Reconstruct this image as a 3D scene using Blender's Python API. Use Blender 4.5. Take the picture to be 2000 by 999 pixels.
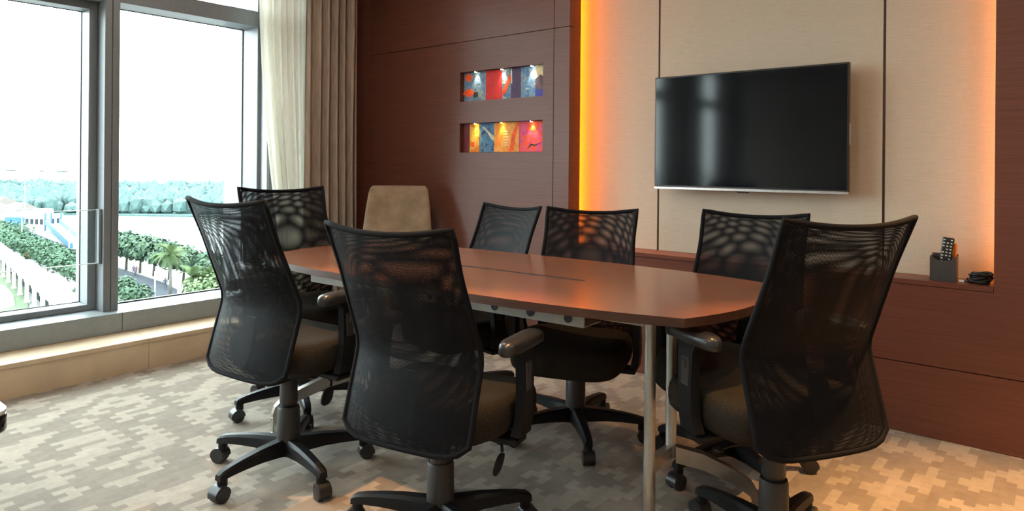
import bpy, bmesh, math, random
from mathutils import Vector, Matrix, noise
random.seed(7)
for o in list(bpy.data.objects): bpy.data.objects.remove(o)
S = bpy.context.scene
C = S.collection
R = math.radians

# ------------------------------------------------------------------ camera
CAM_H = 1.15
F_PX, CX, CY = 1328.0, 1000.0, 323.2
ROLL = 0.0085
_n = math.hypot(1087, 1328)
FWD = Vector((-1087/_n, 1328/_n, 0)); RGT = Vector((1328/_n, 1087/_n, 0))
cd = bpy.data.cameras.new('camera'); cam = bpy.data.objects.new('camera', cd); C.objects.link(cam)
cd.sensor_width = 36; cd.lens = 36*F_PX/2000; cd.clip_end = 6000; cd.clip_start = .05
cd.shift_y = -(499.5-CY)/2000
up = Vector((0, 0, 1))
ux = (RGT*math.cos(ROLL) + up*math.sin(ROLL)); uy = (up*math.cos(ROLL) - RGT*math.sin(ROLL))
m = Matrix.Identity(3); m.col[0] = ux; m.col[1] = uy; m.col[2] = -FWD
cam.matrix_world = Matrix.Translation((0, 0, CAM_H)) @ m.to_4x4()
S.camera = cam
def ray(px, py):
    u, v = px-CX, py-CY
    u, v = u-ROLL*v, v+ROLL*u
    d = FWD + RGT*(u/F_PX); d.z = -v/F_PX
    return d
def at_z(px, py, z):
    d = ray(px, py); return Vector((0, 0, CAM_H)) + d*((z-CAM_H)/d.z)
def at_d(px, py, dist):
    return Vector((0, 0, CAM_H)) + ray(px, py)*dist

# ------------------------------------------------------------------ daylight and exposure
w = bpy.data.worlds.new('overcast_sky'); S.world = w; w.use_nodes = True
bg = w.node_tree.nodes['Background']
bg.inputs[0].default_value = (.90, .97, 1.0, 1); bg.inputs[1].default_value = 15.0
S.view_settings.view_transform = 'Standard'; S.view_settings.look = 'None'
S.view_settings.gamma = 1; S.view_settings.use_curve_mapping = False
S.view_settings.exposure = 0.12

# ------------------------------------------------------------------ mesh helpers
def mesh_obj(name, bm, mat, parent=None, smooth=False, angle=None):
    me = bpy.data.meshes.new(name); bm.normal_update(); bm.to_mesh(me); bm.free()
    o = bpy.data.objects.new(name, me); C.objects.link(o)
    for x in (mat if isinstance(mat, (list, tuple)) else [mat]): me.materials.append(x)
    if smooth:
        me.polygons.foreach_set('use_smooth', [True]*len(me.polygons))
        if angle: me.set_sharp_from_angle(angle=R(angle))
    if parent: o.parent = parent
    return o
def empty(name, loc=(0, 0, 0), rz=0):
    o = bpy.data.objects.new(name, None); C.objects.link(o); o.location = loc; o.rotation_euler = (0, 0, rz)
    o.empty_display_size = .1; return o
def tag(o, label, cat, group=None, kind=None):
    o['label'] = label; o['category'] = cat
    if group: o['group'] = group
    if kind: o['kind'] = kind
    return o
def struct(o, label=None):
    o['kind'] = 'structure'
    if label: o['label'] = label
    return o
def B(): return bmesh.new()
def box(bm, x0, x1, y0, y1, z0, z1, bev=0, seg=1, mi=0):
    t = bmesh.new()
    vs = [t.verts.new((x, y, z)) for x in (x0, x1) for y in (y0, y1) for z in (z0, z1)]
    for f in ((0, 1, 3, 2), (4, 6, 7, 5), (0, 4, 5, 1), (2, 3, 7, 6), (0, 2, 6, 4), (1, 5, 7, 3)):
        t.faces.new([vs[i] for i in f])
    if bev: bmesh.ops.bevel(t, geom=t.edges[:], offset=bev, segments=seg, profile=.5, affect='EDGES')
    add(bm, t, mi)
def add(bm, t, mi=0, M=None):
    if M is not None: bmesh.ops.transform(t, matrix=M, verts=t.verts)
    mp = {}
    for v in t.verts: mp[v] = bm.verts.new(v.co)
    for f in t.faces:
        try:
            nf = bm.faces.new([mp[v] for v in f.verts]); nf.material_index = mi; nf.smooth = f.smooth
        except ValueError: pass
    t.free()
def loft(bm, rings, closed=True, cap0=True, cap1=True, mi=0):
    rr = [[bm.verts.new(p) for p in r] for r in rings]
    n = len(rr[0])
    for a, b in zip(rr, rr[1:]):
        for i in range(n if closed else n-1):
            j = (i+1) % n
            f = bm.faces.new((a[i], a[j], b[j], b[i])); f.material_index = mi
    if cap0 and closed: bm.faces.new(rr[0][::-1]).material_index = mi
    if cap1 and closed: bm.faces.new(rr[-1]).material_index = mi
    return rr
def tube(bm, pts, r, n=8, mi=0, closed=False):
    pts = [Vector(p) for p in pts]; rings = []
    rs = r if isinstance(r, (list, tuple)) else [r]*len(pts)
    prev = None
    for i, p in enumerate(pts):
        a = pts[i-1] if (i > 0 or closed) else p; b = pts[(i+1) % len(pts)] if (i < len(pts)-1 or closed) else p
        t = (b-a).normalized()
        if prev is None:
            q = Vector((0, 0, 1)) if abs(t.z) < .9 else Vector((1, 0, 0)); s = t.cross(q).normalized()
        else:
            s = (prev - t*prev.dot(t)).normalized()
        prev = s; k = t.cross(s)
        rings.append([p + (s*math.cos(2*math.pi*j/n) + k*math.sin(2*math.pi*j/n))*rs[i] for j in range(n)])
    if closed:
        loft(bm, rings+[rings[0]], True, False, False, mi); bmesh.ops.remove_doubles(bm, verts=bm.verts[:], dist=1e-6)
    else: loft(bm, rings, True, True, True, mi)
def lathe(bm, prof, n=20, c=(0, 0, 0), mi=0):
    c = Vector(c)
    loft(bm, [[c + Vector((r*math.cos(2*math.pi*j/n), r*math.sin(2*math.pi*j/n), z)) for j in range(n)] for r, z in prof], True, True, True, mi)
def prism(bm, outline, z0, z1, bev=0, seg=2, mi=0):
    t = bmesh.new()
    lo = [t.verts.new((x, y, z0)) for x, y in outline]; hi = [t.verts.new((x, y, z1)) for x, y in outline]
    n = len(lo); f0 = t.faces.new(lo[::-1]); f1 = t.faces.new(hi)
    for i in range(n): t.faces.new((lo[i], lo[(i+1) % n], hi[(i+1) % n], hi[i]))
    if bev:
        bmesh.ops.bevel(t, geom=list(f0.edges)+list(f1.edges), offset=bev, segments=seg, profile=.5, affect='EDGES')
    add(bm, t, mi)
def rrect(x0, x1, y0, y1, r, n=6):
    o = []
    for cx, cy, a in ((x1-r, y1-r, 0), (x0+r, y1-r, 90), (x0+r, y0+r, 180), (x1-r, y0+r, 270)):
        for i in range(n+1):
            t = R(a+90*i/n); o.append((cx+r*math.cos(t), cy+r*math.sin(t)))
    return o
def copy_tree(o, parent=None):
    c = o.copy(); C.objects.link(c); c.parent = parent
    for ch in list(o.children): copy_tree(ch, c)
    return c

# ------------------------------------------------------------------ materials
def new_mat(name):
    mt = bpy.data.materials.new(name); mt.use_nodes = True
    nt = mt.node_tree; return mt, nt, nt.nodes['Principled BSDF']
def N(nt, t, **kw):
    n = nt.nodes.new(t)
    for k, v in kw.items():
        if k.startswith('i_'):
            n.inputs[int(k[2:]) if k[2:].isdigit() else k[2:]].default_value = v
        else: setattr(n, k, v)
    return n
def L(nt, a, b): nt.links.new(a, b)
def math_n(nt, op, a, b=None, c=None):
    n = nt.nodes.new('ShaderNodeMath'); n.operation = op
    for i, x in enumerate((a, b, c)):
        if x is None: continue
        if isinstance(x, (int, float)): n.inputs[i].default_value = x
        else: L(nt, x, n.inputs[i])
    return n.outputs[0]
def ramp(nt, fac, stops, interp='LINEAR'):
    r = nt.nodes.new('ShaderNodeValToRGB'); r.color_ramp.interpolation = interp
    e = r.color_ramp.elements
    while len(e) < len(stops): e.new(.5)
    for x, (p, c) in zip(e, stops): x.position = p; x.color = (*c, 1)
    L(nt, fac, r.inputs[0]); return r.outputs[0]
def texco(nt, scale=(1, 1, 1), kind='Object', rot=(0, 0, 0)):
    t = nt.nodes.new('ShaderNodeTexCoord'); mp = nt.nodes.new('ShaderNodeMapping')
    L(nt, t.outputs[kind], mp.inputs[0]); mp.inputs['Scale'].default_value = scale; mp.inputs['Rotation'].default_value = rot
    return mp.outputs[0]
def noise_n(nt, vec, scale=5, detail=3, rough=.5):
    n = nt.nodes.new('ShaderNodeTexNoise'); n.inputs['Scale'].default_value = scale
    n.inputs['Detail'].default_value = detail; n.inputs['Roughness'].default_value = rough
    L(nt, vec, n.inputs['Vector']); return n.outputs[0]
def bump(nt, bs, hgt, strength=.2, dist=.002):
    b = nt.nodes.new('ShaderNodeBump'); b.inputs['Strength'].default_value = strength; b.inputs['Distance'].default_value = dist
    L(nt, hgt, b.inputs['Height']); L(nt, b.outputs[0], bs.inputs['Normal'])
def plain(name, col, rough=.5, metal=0, var=.12, scale=30, spec=.5, bmp=0, coat=0, sc=(1, 1, 1)):
    mt, nt, bs = new_mat(name)
    v = noise_n(nt, texco(nt, sc), scale, 3)
    c0 = tuple(x*(1-var) for x in col); c1 = tuple(min(1, x*(1+var)) for x in col)
    L(nt, ramp(nt, v, [(.3, c0), (.7, c1)]), bs.inputs['Base Color'])
    bs.inputs['Roughness'].default_value = rough; bs.inputs['Metallic'].default_value = metal
    bs.inputs['Specular IOR Level'].default_value = spec
    if coat: bs.inputs['Coat Weight'].default_value = coat; bs.inputs['Coat Roughness'].default_value = .08
    if bmp: bump(nt, bs, v, bmp)
    return mt
def emit(name, col, s):
    mt, nt, bs = new_mat(name)
    bs.inputs['Emission Color'].default_value = (*col, 1); bs.inputs['Emission Strength'].default_value = s
    bs.inputs['Base Color'].default_value = (*col, 1)
    return mt
def wood(name, dark, light, rough, stretch=(1.2, 30, 30), coat=0.0):
    mt, nt, bs = new_mat(name)
    v = texco(nt, stretch)
    a = noise_n(nt, v, 3.0, 6, .65); b = noise_n(nt, texco(nt, tuple(s*4 for s in stretch)), 5, 3, .6)
    f = math_n(nt, 'ADD', math_n(nt, 'MULTIPLY', a, .7), math_n(nt, 'MULTIPLY', b, .3))
    L(nt, ramp(nt, f, [(.32, dark), (.66, light)]), bs.inputs['Base Color'])
    L(nt, math_n(nt, 'MULTIPLY_ADD', b, .12, rough-.06), bs.inputs['Roughness'])
    bs.inputs['Specular IOR Level'].default_value = .36; bs.inputs['Coat Weight'].default_value = coat; bs.inputs['Coat Roughness'].default_value = .18
    return mt

M_WOOD = wood('red_brown_veneer', (.105, .034, .021), (.165, .058, .036), .34, (1.0, 1.0, 34))
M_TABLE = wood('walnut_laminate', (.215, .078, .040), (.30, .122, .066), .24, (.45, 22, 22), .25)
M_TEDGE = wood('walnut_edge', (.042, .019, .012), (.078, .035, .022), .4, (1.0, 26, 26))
M_ALU = plain('grey_powder_aluminium', (.165, .18, .195), .42, 0, .05, 60)
M_SILL = plain('sill_aluminium', (.27, .305, .32), .36, .2, .05, 40)
M_STONE = plain('beige_stone', (.57, .435, .295), .5, 0, .10, 6, bmp=.05)
M_SEAL = plain('black_seal', (.012, .014, .016), .6)
M_CEIL = plain('ceiling_paint', (.82, .80, .76), .8, 0, .03, 4)
M_PAINT = plain('warm_wall_paint', (.38, .33, .28), .7, 0, .05, 4)
M_METAL = plain('satin_steel', (.50, .48, .44), .32, .85, .06, 50)
M_RAIL = plain('grey_beige_steel', (.36, .33, .28), .45, .2, .06, 50)
M_CHROME = plain('chrome', (.7, .7, .7), .12, 1, .03, 50)
M_PLAST = plain('black_nylon', (.008, .0085, .010), .48, 0, .15, 200, spec=.22, bmp=.05)
M_COLUMN = plain('grey_black_nylon', (.032, .031, .031), .45, 0, .12, 200)
M_PAD = plain('black_soft_pad', (.022, .022, .024), .30, 0, .1, 120, bmp=.05)
M_WRAP = plain('black_cloth_wrap', (.007, .0072, .009), .8, 0, .2, 300, spec=.12, bmp=.1)
M_WHEEL = plain('caster_black', (.02, .02, .022), .35)
M_TVB = plain('tv_black_plastic', (.010, .010, .012), .35)
M_SILV = plain('tv_silver_bar', (.55, .55, .54), .3, .8)
M_DRAPE = plain('brown_drape', (.34, .265, .215), .85, 0, .16, 60, spec=.2, bmp=.15, sc=(1, 1, .15))
M_HOLD = plain('charcoal_leatherette', (.045, .040, .038), .5, 0, .15, 90, bmp=.1)

def seat_fabric():
    mt, nt, bs = new_mat('black_seat_mesh_cloth')
    v = texco(nt); c = N(nt, 'ShaderNodeTexVoronoi', i_Scale=330.0); L(nt, v, c.inputs['Vector'])
    L(nt, ramp(nt, c.outputs['Distance'], [(.1, (.008, .0075, .007)), (.6, (.031, .0265, .021))]), bs.inputs['Base Color'])
    bs.inputs['Roughness'].default_value = .85; bs.inputs['Specular IOR Level'].default_value = .10
    bump(nt, bs, c.outputs['Distance'], .3, .001); return mt
M_SEAT = seat_fabric()

def net(name, pitch):
    """woven net: a hexagonal lattice of real see-through holes in the cloth, laid out on the cloth itself (UV in metres)"""
    mt, nt, bs = new_mat(name)
    uv = N(nt, 'ShaderNodeUVMap', uv_map='cloth').outputs[0]
    sp = N(nt, 'ShaderNodeSeparateXYZ'); L(nt, uv, sp.inputs[0])
    def grid(ox, oy):
        x = math_n(nt, 'SUBTRACT', math_n(nt, 'FRACT', math_n(nt, 'MULTIPLY_ADD', sp.outputs[0], 1/pitch, ox)), .5)
        y = math_n(nt, 'MULTIPLY', math_n(nt, 'SUBTRACT', math_n(nt, 'FRACT', math_n(nt, 'MULTIPLY_ADD', sp.outputs[1], 1/(pitch*1.732), oy)), .5), 1.732)
        return math_n(nt, 'SQRT', math_n(nt, 'ADD', math_n(nt, 'MULTIPLY', x, x), math_n(nt, 'MULTIPLY', y, y)))
    d = math_n(nt, 'MINIMUM', grid(0, 0), grid(.5, .5))
    hole = math_n(nt, 'LESS_THAN', d, .278)
    bs.inputs['Base Color'].default_value = (.0045, .005, .0072, 1); bs.inputs['Roughness'].default_value = .6; bs.inputs['Specular IOR Level'].default_value = .14
    bs.inputs['Sheen Weight'].default_value = .03; bs.inputs['Sheen Roughness'].default_value = .35; bs.inputs['Sheen Tint'].default_value = (.75, .85, 1, 1)
    tr = N(nt, 'ShaderNodeBsdfTransparent'); mx = N(nt, 'ShaderNodeMixShader')
    L(nt, hole, mx.inputs[0]); L(nt, bs.outputs[0], mx.inputs[1]); L(nt, tr.outputs[0], mx.inputs[2])
    L(nt, mx.outputs[0], nt.nodes['Material Output'].inputs[0]); return mt
M_NET = net('black_net', .0042)

def carpet():
    mt, nt, bs = new_mat('pixel_pattern_carpet')
    t = texco(nt)
    sp = N(nt, 'ShaderNodeSeparateXYZ'); L(nt, t, sp.inputs[0])
    # yarn blocks: rows 32 mm deep across the room, blocks 75 mm long along it, alternate rows shifted
    row = math_n(nt, 'FLOOR', math_n(nt, 'MULTIPLY', sp.outputs[0], 1/.034))
    sh = math_n(nt, 'MULTIPLY', math_n(nt, 'MODULO', row, 2), .5)
    col = math_n(nt, 'FLOOR', math_n(nt, 'ADD', math_n(nt, 'MULTIPLY', sp.outputs[1], 1/.068), sh))
    cb = N(nt, 'ShaderNodeCombineXYZ'); L(nt, math_n(nt, 'MULTIPLY', row, .034), cb.inputs[0]); L(nt, math_n(nt, 'MULTIPLY', col, .068), cb.inputs[1])
    n1 = noise_n(nt, cb.outputs[0], 7.2, 2, .5)
    wn = N(nt, 'ShaderNodeTexWhiteNoise', noise_dimensions='2D'); L(nt, cb.outputs[0], wn.inputs['Vector'])
    v = math_n(nt, 'MULTIPLY_ADD', wn.outputs[0], .10, n1)
    base = ramp(nt, v, [(.0, (.275, .230, .190)), (.48, (.30, .252, .208)), (.565, (.425, .365, .30)), (.68, (.46, .395, .325))], 'CONSTANT')
    fib = noise_n(nt, t, 420, 2, .7); pile = noise_n(nt, t, 26, 4, .6)
    hs = N(nt, 'ShaderNodeMixRGB', blend_type='MULTIPLY'); hs.inputs[0].default_value = 1
    L(nt, base, hs.inputs[1]); L(nt, ramp(nt, math_n(nt, 'ADD', math_n(nt, 'MULTIPLY', fib, .5), math_n(nt, 'MULTIPLY', pile, .5)), [(.3, (.74, .74, .74)), (.7, (1.12, 1.12, 1.12))]), hs.inputs[2])
    L(nt, hs.outputs[0], bs.inputs['Base Color'])
    bs.inputs['Roughness'].default_value = .95; bs.inputs['Specular IOR Level'].default_value = .1
    bs.inputs['Sheen Weight'].default_value = .15
    bump(nt, bs, math_n(nt, 'ADD', fib, math_n(nt, 'MULTIPLY', pile, 1.5)), .5, .006); return mt
M_CARPET = carpet()

def wallcloth():
    mt, nt, bs = new_mat('beige_grasscloth')
    a = noise_n(nt, texco(nt, (6, 6, 260)), 2.2, 4, .7); b = noise_n(nt, texco(nt, (300, 300, 8)), 2, 2)
    f = math_n(nt, 'ADD', math_n(nt, 'MULTIPLY', a, .75), math_n(nt, 'MULTIPLY', b, .25))
    L(nt, ramp(nt, f, [(.33, (.42, .365, .285)), (.66, (.54, .48, .385))]), bs.inputs['Base Color'])
    bs.inputs['Roughness'].default_value = .8; bump(nt, bs, f, .12, .001); return mt
M_CLOTH = wallcloth()

def suede():
    mt, nt, bs = new_mat('tan_suede')
    a = noise_n(nt, texco(nt), 9, 5, .6)
    L(nt, ramp(nt, a, [(.35, (.22, .155, .10)), (.65, (.33, .245, .165))]), bs.inputs['Base Color'])
    bs.inputs['Roughness'].default_value = .9; bs.inputs['Sheen Weight'].default_value = .5; bs.inputs['Specular IOR Level'].default_value = .15
    bump(nt, bs, noise_n(nt, texco(nt), 250, 2), .15, .001); return mt
M_SUEDE = suede()

def glass_mat(name, tint=(.93, .98, .97), k=.06):
    mt, nt, bs = new_mat(name)
    tr = N(nt, 'ShaderNodeBsdfTransparent'); tr.inputs[0].default_value = (*tint, 1)
    gl = N(nt, 'ShaderNodeBsdfGlossy'); gl.inputs['Roughness'].default_value = .01
    fr = N(nt, 'ShaderNodeFresnel'); fr.inputs[0].default_value = 1.35
    ge = N(nt, 'ShaderNodeNewGeometry')   # reflect once per pane, at the outer faces
    mx = N(nt, 'ShaderNodeMixShader'); L(nt, math_n(nt, 'MULTIPLY', fr.outputs[0], math_n(nt, 'SUBTRACT', 1, ge.outputs['Backfacing'])), mx.inputs[0]); L(nt, tr.outputs[0], mx.inputs[1]); L(nt, gl.outputs[0], mx.inputs[2])
    L(nt, mx.outputs[0], nt.nodes['Material Output'].inputs[0]); return mt
M_GLASS = glass_mat('window_glass'); M_GUARD = glass_mat('guard_glass', (.95, .99, .98))
M_GEDGE = plain('pale_glass_edge', (.75, .88, .85), .2)

def sheer_mat():
    mt, nt, bs = new_mat('white_sheer')
    a = noise_n(nt, texco(nt, (1, 1, .2)), 60, 3)
    df = N(nt, 'ShaderNodeBsdfDiffuse'); df.inputs[0].default_value = (.88, .87, .80, 1)
    tl = N(nt, 'ShaderNodeBsdfTranslucent'); tl.inputs[0].default_value = (.92, .90, .83, 1)
    tr = N(nt, 'ShaderNodeBsdfTransparent')
    m1 = N(nt, 'ShaderNodeMixShader'); m1.inputs[0].default_value = .5
    L(nt, df.outputs[0], m1.inputs[1]); L(nt, tl.outputs[0], m1.inputs[2])
    m2 = N(nt, 'ShaderNodeMixShader'); L(nt, math_n(nt, 'MULTIPLY_ADD', a, .25, .10), m2.inputs[0])
    L(nt, m1.outputs[0], m2.inputs[1]); L(nt, tr.outputs[0], m2.inputs[2])
    L(nt, m2.outputs[0], nt.nodes['Material Output'].inputs[0]); return mt
M_SHEER = sheer_mat()

def screen_mat():
    mt, nt, bs = new_mat('dark_glossy_screen')
    v = noise_n(nt, texco(nt), 2, 2)
    L(nt, ramp(nt, v, [(.3, (.003, .004, .006)), (.7, (.005, .006, .009))]), bs.inputs['Base Color'])
    bs.inputs['Roughness'].default_value = .08; bs.inputs['Specular IOR Level'].default_value = .30; return mt
M_SCREEN = screen_mat()

# ================================================================== THE ROOM
YW = 3.382            # front face of the panelled wall
YT = 3.502            # back of the panelling, where the light cove begins
YF = 3.550            # fabric panels of the screen niche
XN0, XN1 = -2.328, -.232
ZL = .67              # shelf of the niche
ZC = 2.72             # ceiling
XS, XG = -4.205, -4.485   # sill front, fixed glass
XB = -3.955           # stone plinth front
YB = -4.3             # wall behind the camera
XR = 2.6
G = .0022             # half joint

bm = B(); box(bm, XB-.30, XR, YB, YF+.06, -.08, 0)
struct(mesh_obj('floor', bm, M_CARPET), 'carpet in a stepped block pattern of beige and taupe')
bm = B(); box(bm, XG-.1, XR, YB, YF+.1, ZC, ZC+.1); struct(mesh_obj('ceiling', bm, M_CEIL))
bm = B(); box(bm, XR, XR+.1, YB, YF+.1, 0, ZC); struct(mesh_obj('wall_right', bm, M_PAINT))
bm = B(); box(bm, XG-.1, XR, YB-.1, YB, 0, ZC); struct(mesh_obj('wall_front', bm, M_PAINT))

# screen wall: backing, veneer panels, grasscloth panels
bm = B(); box(bm, XG-.1, XR, YF+.02, YF+.1, 0, ZC)
box(bm, XG-.1, XN0-.18, YW+.06, YF+.02, 0, ZC); box(bm, XN1+.18, XR, YW+.06, YF+.02, 0, ZC)
box(bm, XN0-.1, XN1+.1, YW+.03, YF+.02, 0, ZL-.03)
wall_back = struct(mesh_obj('wall_back', bm, M_SEAL), 'red-brown veneered wall with a lit fabric niche')
def panel(rects, mat=M_WOOD, y0=YW, y1=YW+.055, name='panel'):
    bm = B()
    for x0, x1, z0, z1 in rects: box(bm, x0, x1, y0, y1, z0, z1)
    return mesh_obj(name, bm, mat, wall_back)
rows = [(0, .3065), (.3065, 1.992), (1.992, ZC)]
NX0, NX1 = -3.235, -2.526; NZ = [(1.234, 1.434), (1.583, 1.784)]
xa = XG-.02
for i, (z0, z1) in enumerate(rows):
    a, b = z0+G, z1-G
    if i == 1:
        x0, x1 = xa, -2.444-G
        panel([(x0, NX0, a, b), (NX1, x1, a, b), (NX0, NX1, a, NZ[0][0]), (NX0, NX1, NZ[0][1], NZ[1][0]), (NX0, NX1, NZ[1][1], b)], y1=YW+.057)
    else: panel([(xa, -2.444-G, a, b)])
    panel([(-2.444+G, XN0, a, b)], y1=YW+.05)
    for x0, x1 in ((.95+G, 1.8-G), (1.8+G, XR)): panel([(x0, x1, a, b)])
    panel([(XN0+G, -1.28-G, a, min(b, ZL-.024))], y1=YW+.03) if i < 2 else None
    if i == 0: panel([(-1.28+G, .95-G, a, b)], y1=YW+.03)
    if i == 1: panel([(-1.28+G, XN1, a, ZL-.024), (XN1, .95-G, a, b)], y1=YW+.03)
    if i == 2: panel([(XN1, .95-G, a, b)], y1=YW+.03)
panel([(XN1, XN1+.03, ZL+.001, ZC)], y0=YW+.03, y1=YT, name='niche_reveal')
panel([(XN1+.03, XN1+.19, 0, ZC)], M_SEAL, YW+.031, YW+.055, 'light_stop')  # unseen board added to stop strip light leaking through the panel joint
panel([(-2.51, XN0, 0, ZC)], y0=YW+.0505, y1=YT, name='niche_reveal')
bm = B(); box(bm, XN0+.001, XN1-.001, YW-.002, YF, ZL-.022, ZL, .002)
mesh_obj('shelf', bm, M_WOOD, wall_back)
seams = [-1.82, -.667]
for x0, x1 in ((XN0-.17, seams[0]-.006), (seams[0]+.006, seams[1]-.006), (seams[1]+.006, XN1+.17)):
    panel([(x0, x1, ZL+.001, ZC)], M_CLOTH, YF, YF+.018, 'fabric_panel')
for s in seams: panel([(s-.005, s+.005, ZL+.001, ZC)], M_TEDGE, YF+.006, YF+.018, 'seam_strip')

# amber light strips fixed to the back of the panelling
def led(x, lab, power, col):
    bm = B(); box(bm, x-.006, x+.006, YT+.012, YT+.030, ZL+.02, ZC-.02)
    o = mesh_obj('light_strip', bm, emit('amber_led', col, power)); tag(o, lab, 'light strip', 'light strips of the screen niche')
led(XN0-.125, 'amber light strip hidden behind left edge of screen niche', 230, (1.0, .205, .003))
led(XN1+.110, 'amber light strip hidden behind right edge of screen niche', 95, (1.0, .31, .045))

# window wall ---------------------------------------------------------------
bm = B()
box(bm, XG-.12, XG-.03, YB, YF+.1, -.4, .24); box(bm, XG-.12, XG+.02, YB, YF+.1, ZC-.05, ZC+.1)
box(bm, XG-.12, XS+.002, 2.80, YF+.02, 0, ZC); box(bm, XG-.02, XS+.002, 2.531, 2.585, .284, ZC)           # deep mullion beside the curtains
box(bm, XG-.12, XS+.002, -2.75, -2.15, 0, ZC)           # column behind the camera
box(bm, XG-.12, XS+.002, YB, -4.25, 0, ZC)
wall_left = struct(mesh_obj('wall_left', bm, M_ALU), 'grey aluminium window wall')
bm = B(); box(bm, XG-.03, XB-.02, YB, YF, -.02, .145)
plinth = struct(mesh_obj('trim_1', bm, M_STONE), 'beige stone plinth below the windows')
for y0, y1 in ((YB, -1.55), (-1.55, .05), (.05, 1.655), (1.655, YW)):
    bm = B(); box(bm, XB-.018, XB, y0+.0012, y1-.0012, 0, .146); mesh_obj('stone_face', bm, M_STONE, plinth)
    bm = B(); box(bm, XS-.02, XB+.006, y0+.0012, y1-.0012, .146, .170, .002); mesh_obj('stone_top', bm, M_STONE, plinth)
bm = B(); box(bm, XG-.02, XS-.012, YB, YF, .17, .27)
sill = struct(mesh_obj('trim_2', bm, M_SEAL), 'grey metal window sill')
for y0, y1 in ((YB, -1.55), (-1.55, .05), (.05, 1.612), (1.612, YW)):
    bm = B(); box(bm, XG-.06, XS, y0+.0012, y1-.0012, .171, .284, .002); mesh_obj('sill_panel', bm, M_SILL, sill)

def window(idx, y0, y1, opening, lab):
    """one bay between mullion centres y0, y1: frame with a transom, a lower light and a top light"""
    bm = B(); XM = -4.29; hw = .040
    box(bm, XG-.02, XM, y1-hw, y1-.0015, .284, ZC, .002); box(bm, XG-.02, XM, y0+.0015, y0+hw, .284, ZC, .002)
    box(bm, XG-.02, XM, y0+hw, y1-hw, 2.083, 2.186, .002)                      # transom
    box(bm, XG-.06, XG-.02, y0+.02, y1-.02, 2.095, 2.175)
    box(bm, XG-.28, XG-.02, y1-.025, y1+.025, -.1, ZC)                        # outer fin
    fr = struct(mesh_obj('window_%d' % idx, bm, M_ALU), lab)
    def pane(xg, a, b, z0, z1):
        bm = B(); box(bm, xg-.008, xg, a, b, z0, z1); mesh_obj('pane', bm, M_GLASS, fr)
        bm = B(); t = .008
        for q in ((a, a+t, z0, z1), (b-t, b, z0, z1), (a, b, z0, z0+t), (a, b, z1-t, z1)): box(bm, xg, xg+.004, *q)
        mesh_obj('gasket', bm, M_SEAL, fr)
    pane(XG, y0+hw-.01, y1-hw+.01, 2.18, ZC)
    if not opening: pane(XG, y0+hw-.002, y1-hw+.002, .284, 2.086)
    else:
        xf = -4.40; a, b = y0+hw, y1-hw; t = .045
        bm = B()
        for q in ((a, a+t, .285, 2.082), (b-t, b, .285, 2.082), (a+t, b-t, .285, .285+t-.01), (a+t, b-t, 2.082-t, 2.082)):
            box(bm, xf-.125, xf, *q, .003)
        sash = mesh_obj('sash', bm, M_ALU, fr)
        pane(-4.52, a+t-.004, b-t+.004, .285+t-.014, 2.082-t+.004)
        # glass guard across the opening light
        bm = B(); box(bm, -4.345, -4.337, a+.014, b-.014, .565, .872); g = mesh_obj('guard_pane', bm, M_GUARD, fr)
        bm = B(); box(bm, -4.346, -4.336, a+.014, b-.014, .562, .566); box(bm, -4.346, -4.336, a+.014, b-.014, .871, .874); mesh_obj('polished_edge', bm, M_GEDGE, g)
        for yy in (b-.016, a):
            bm = B(); box(bm, -4.368, -4.315, yy, yy+.016, .560, .876, .002); cl = mesh_obj('guard_clamp', bm, M_ALU, fr)
            yc = yy-.0015 if yy > a else yy+.0155
            bm = B(); box(bm, -4.360, -4.348, yc, yc+.003, .566, .870); mesh_obj('clamp_seal', bm, M_SEAL, cl)
window(1, 1.58, 2.53, False, 'fixed window bay beside the curtains')
window(2, .62, 1.58, True, 'opening window bay with a glass guard pane')
window(3, -.34, .62, False, 'fixed window bay')
window(4, -2.15, -.34, False, 'fixed window bay')
window(5, -4.25, -2.75, False, 'fixed window bay')
window(6, 2.585, 2.80, False, 'fixed window bay behind the curtains')
bm = B(); box(bm, XS+.0025, XS+.014, 2.90, YW-.001, 0.171, ZC); mesh_obj('veneer_panel', bm, M_WOOD, wall_left)
# jamb lining of the far column
bm = B(); box(bm, XG+.012, XS+.003, 2.512, 2.531, .284, ZC, .002)
mesh_obj('jamb_panel', bm, M_SILL, wall_left)

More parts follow.
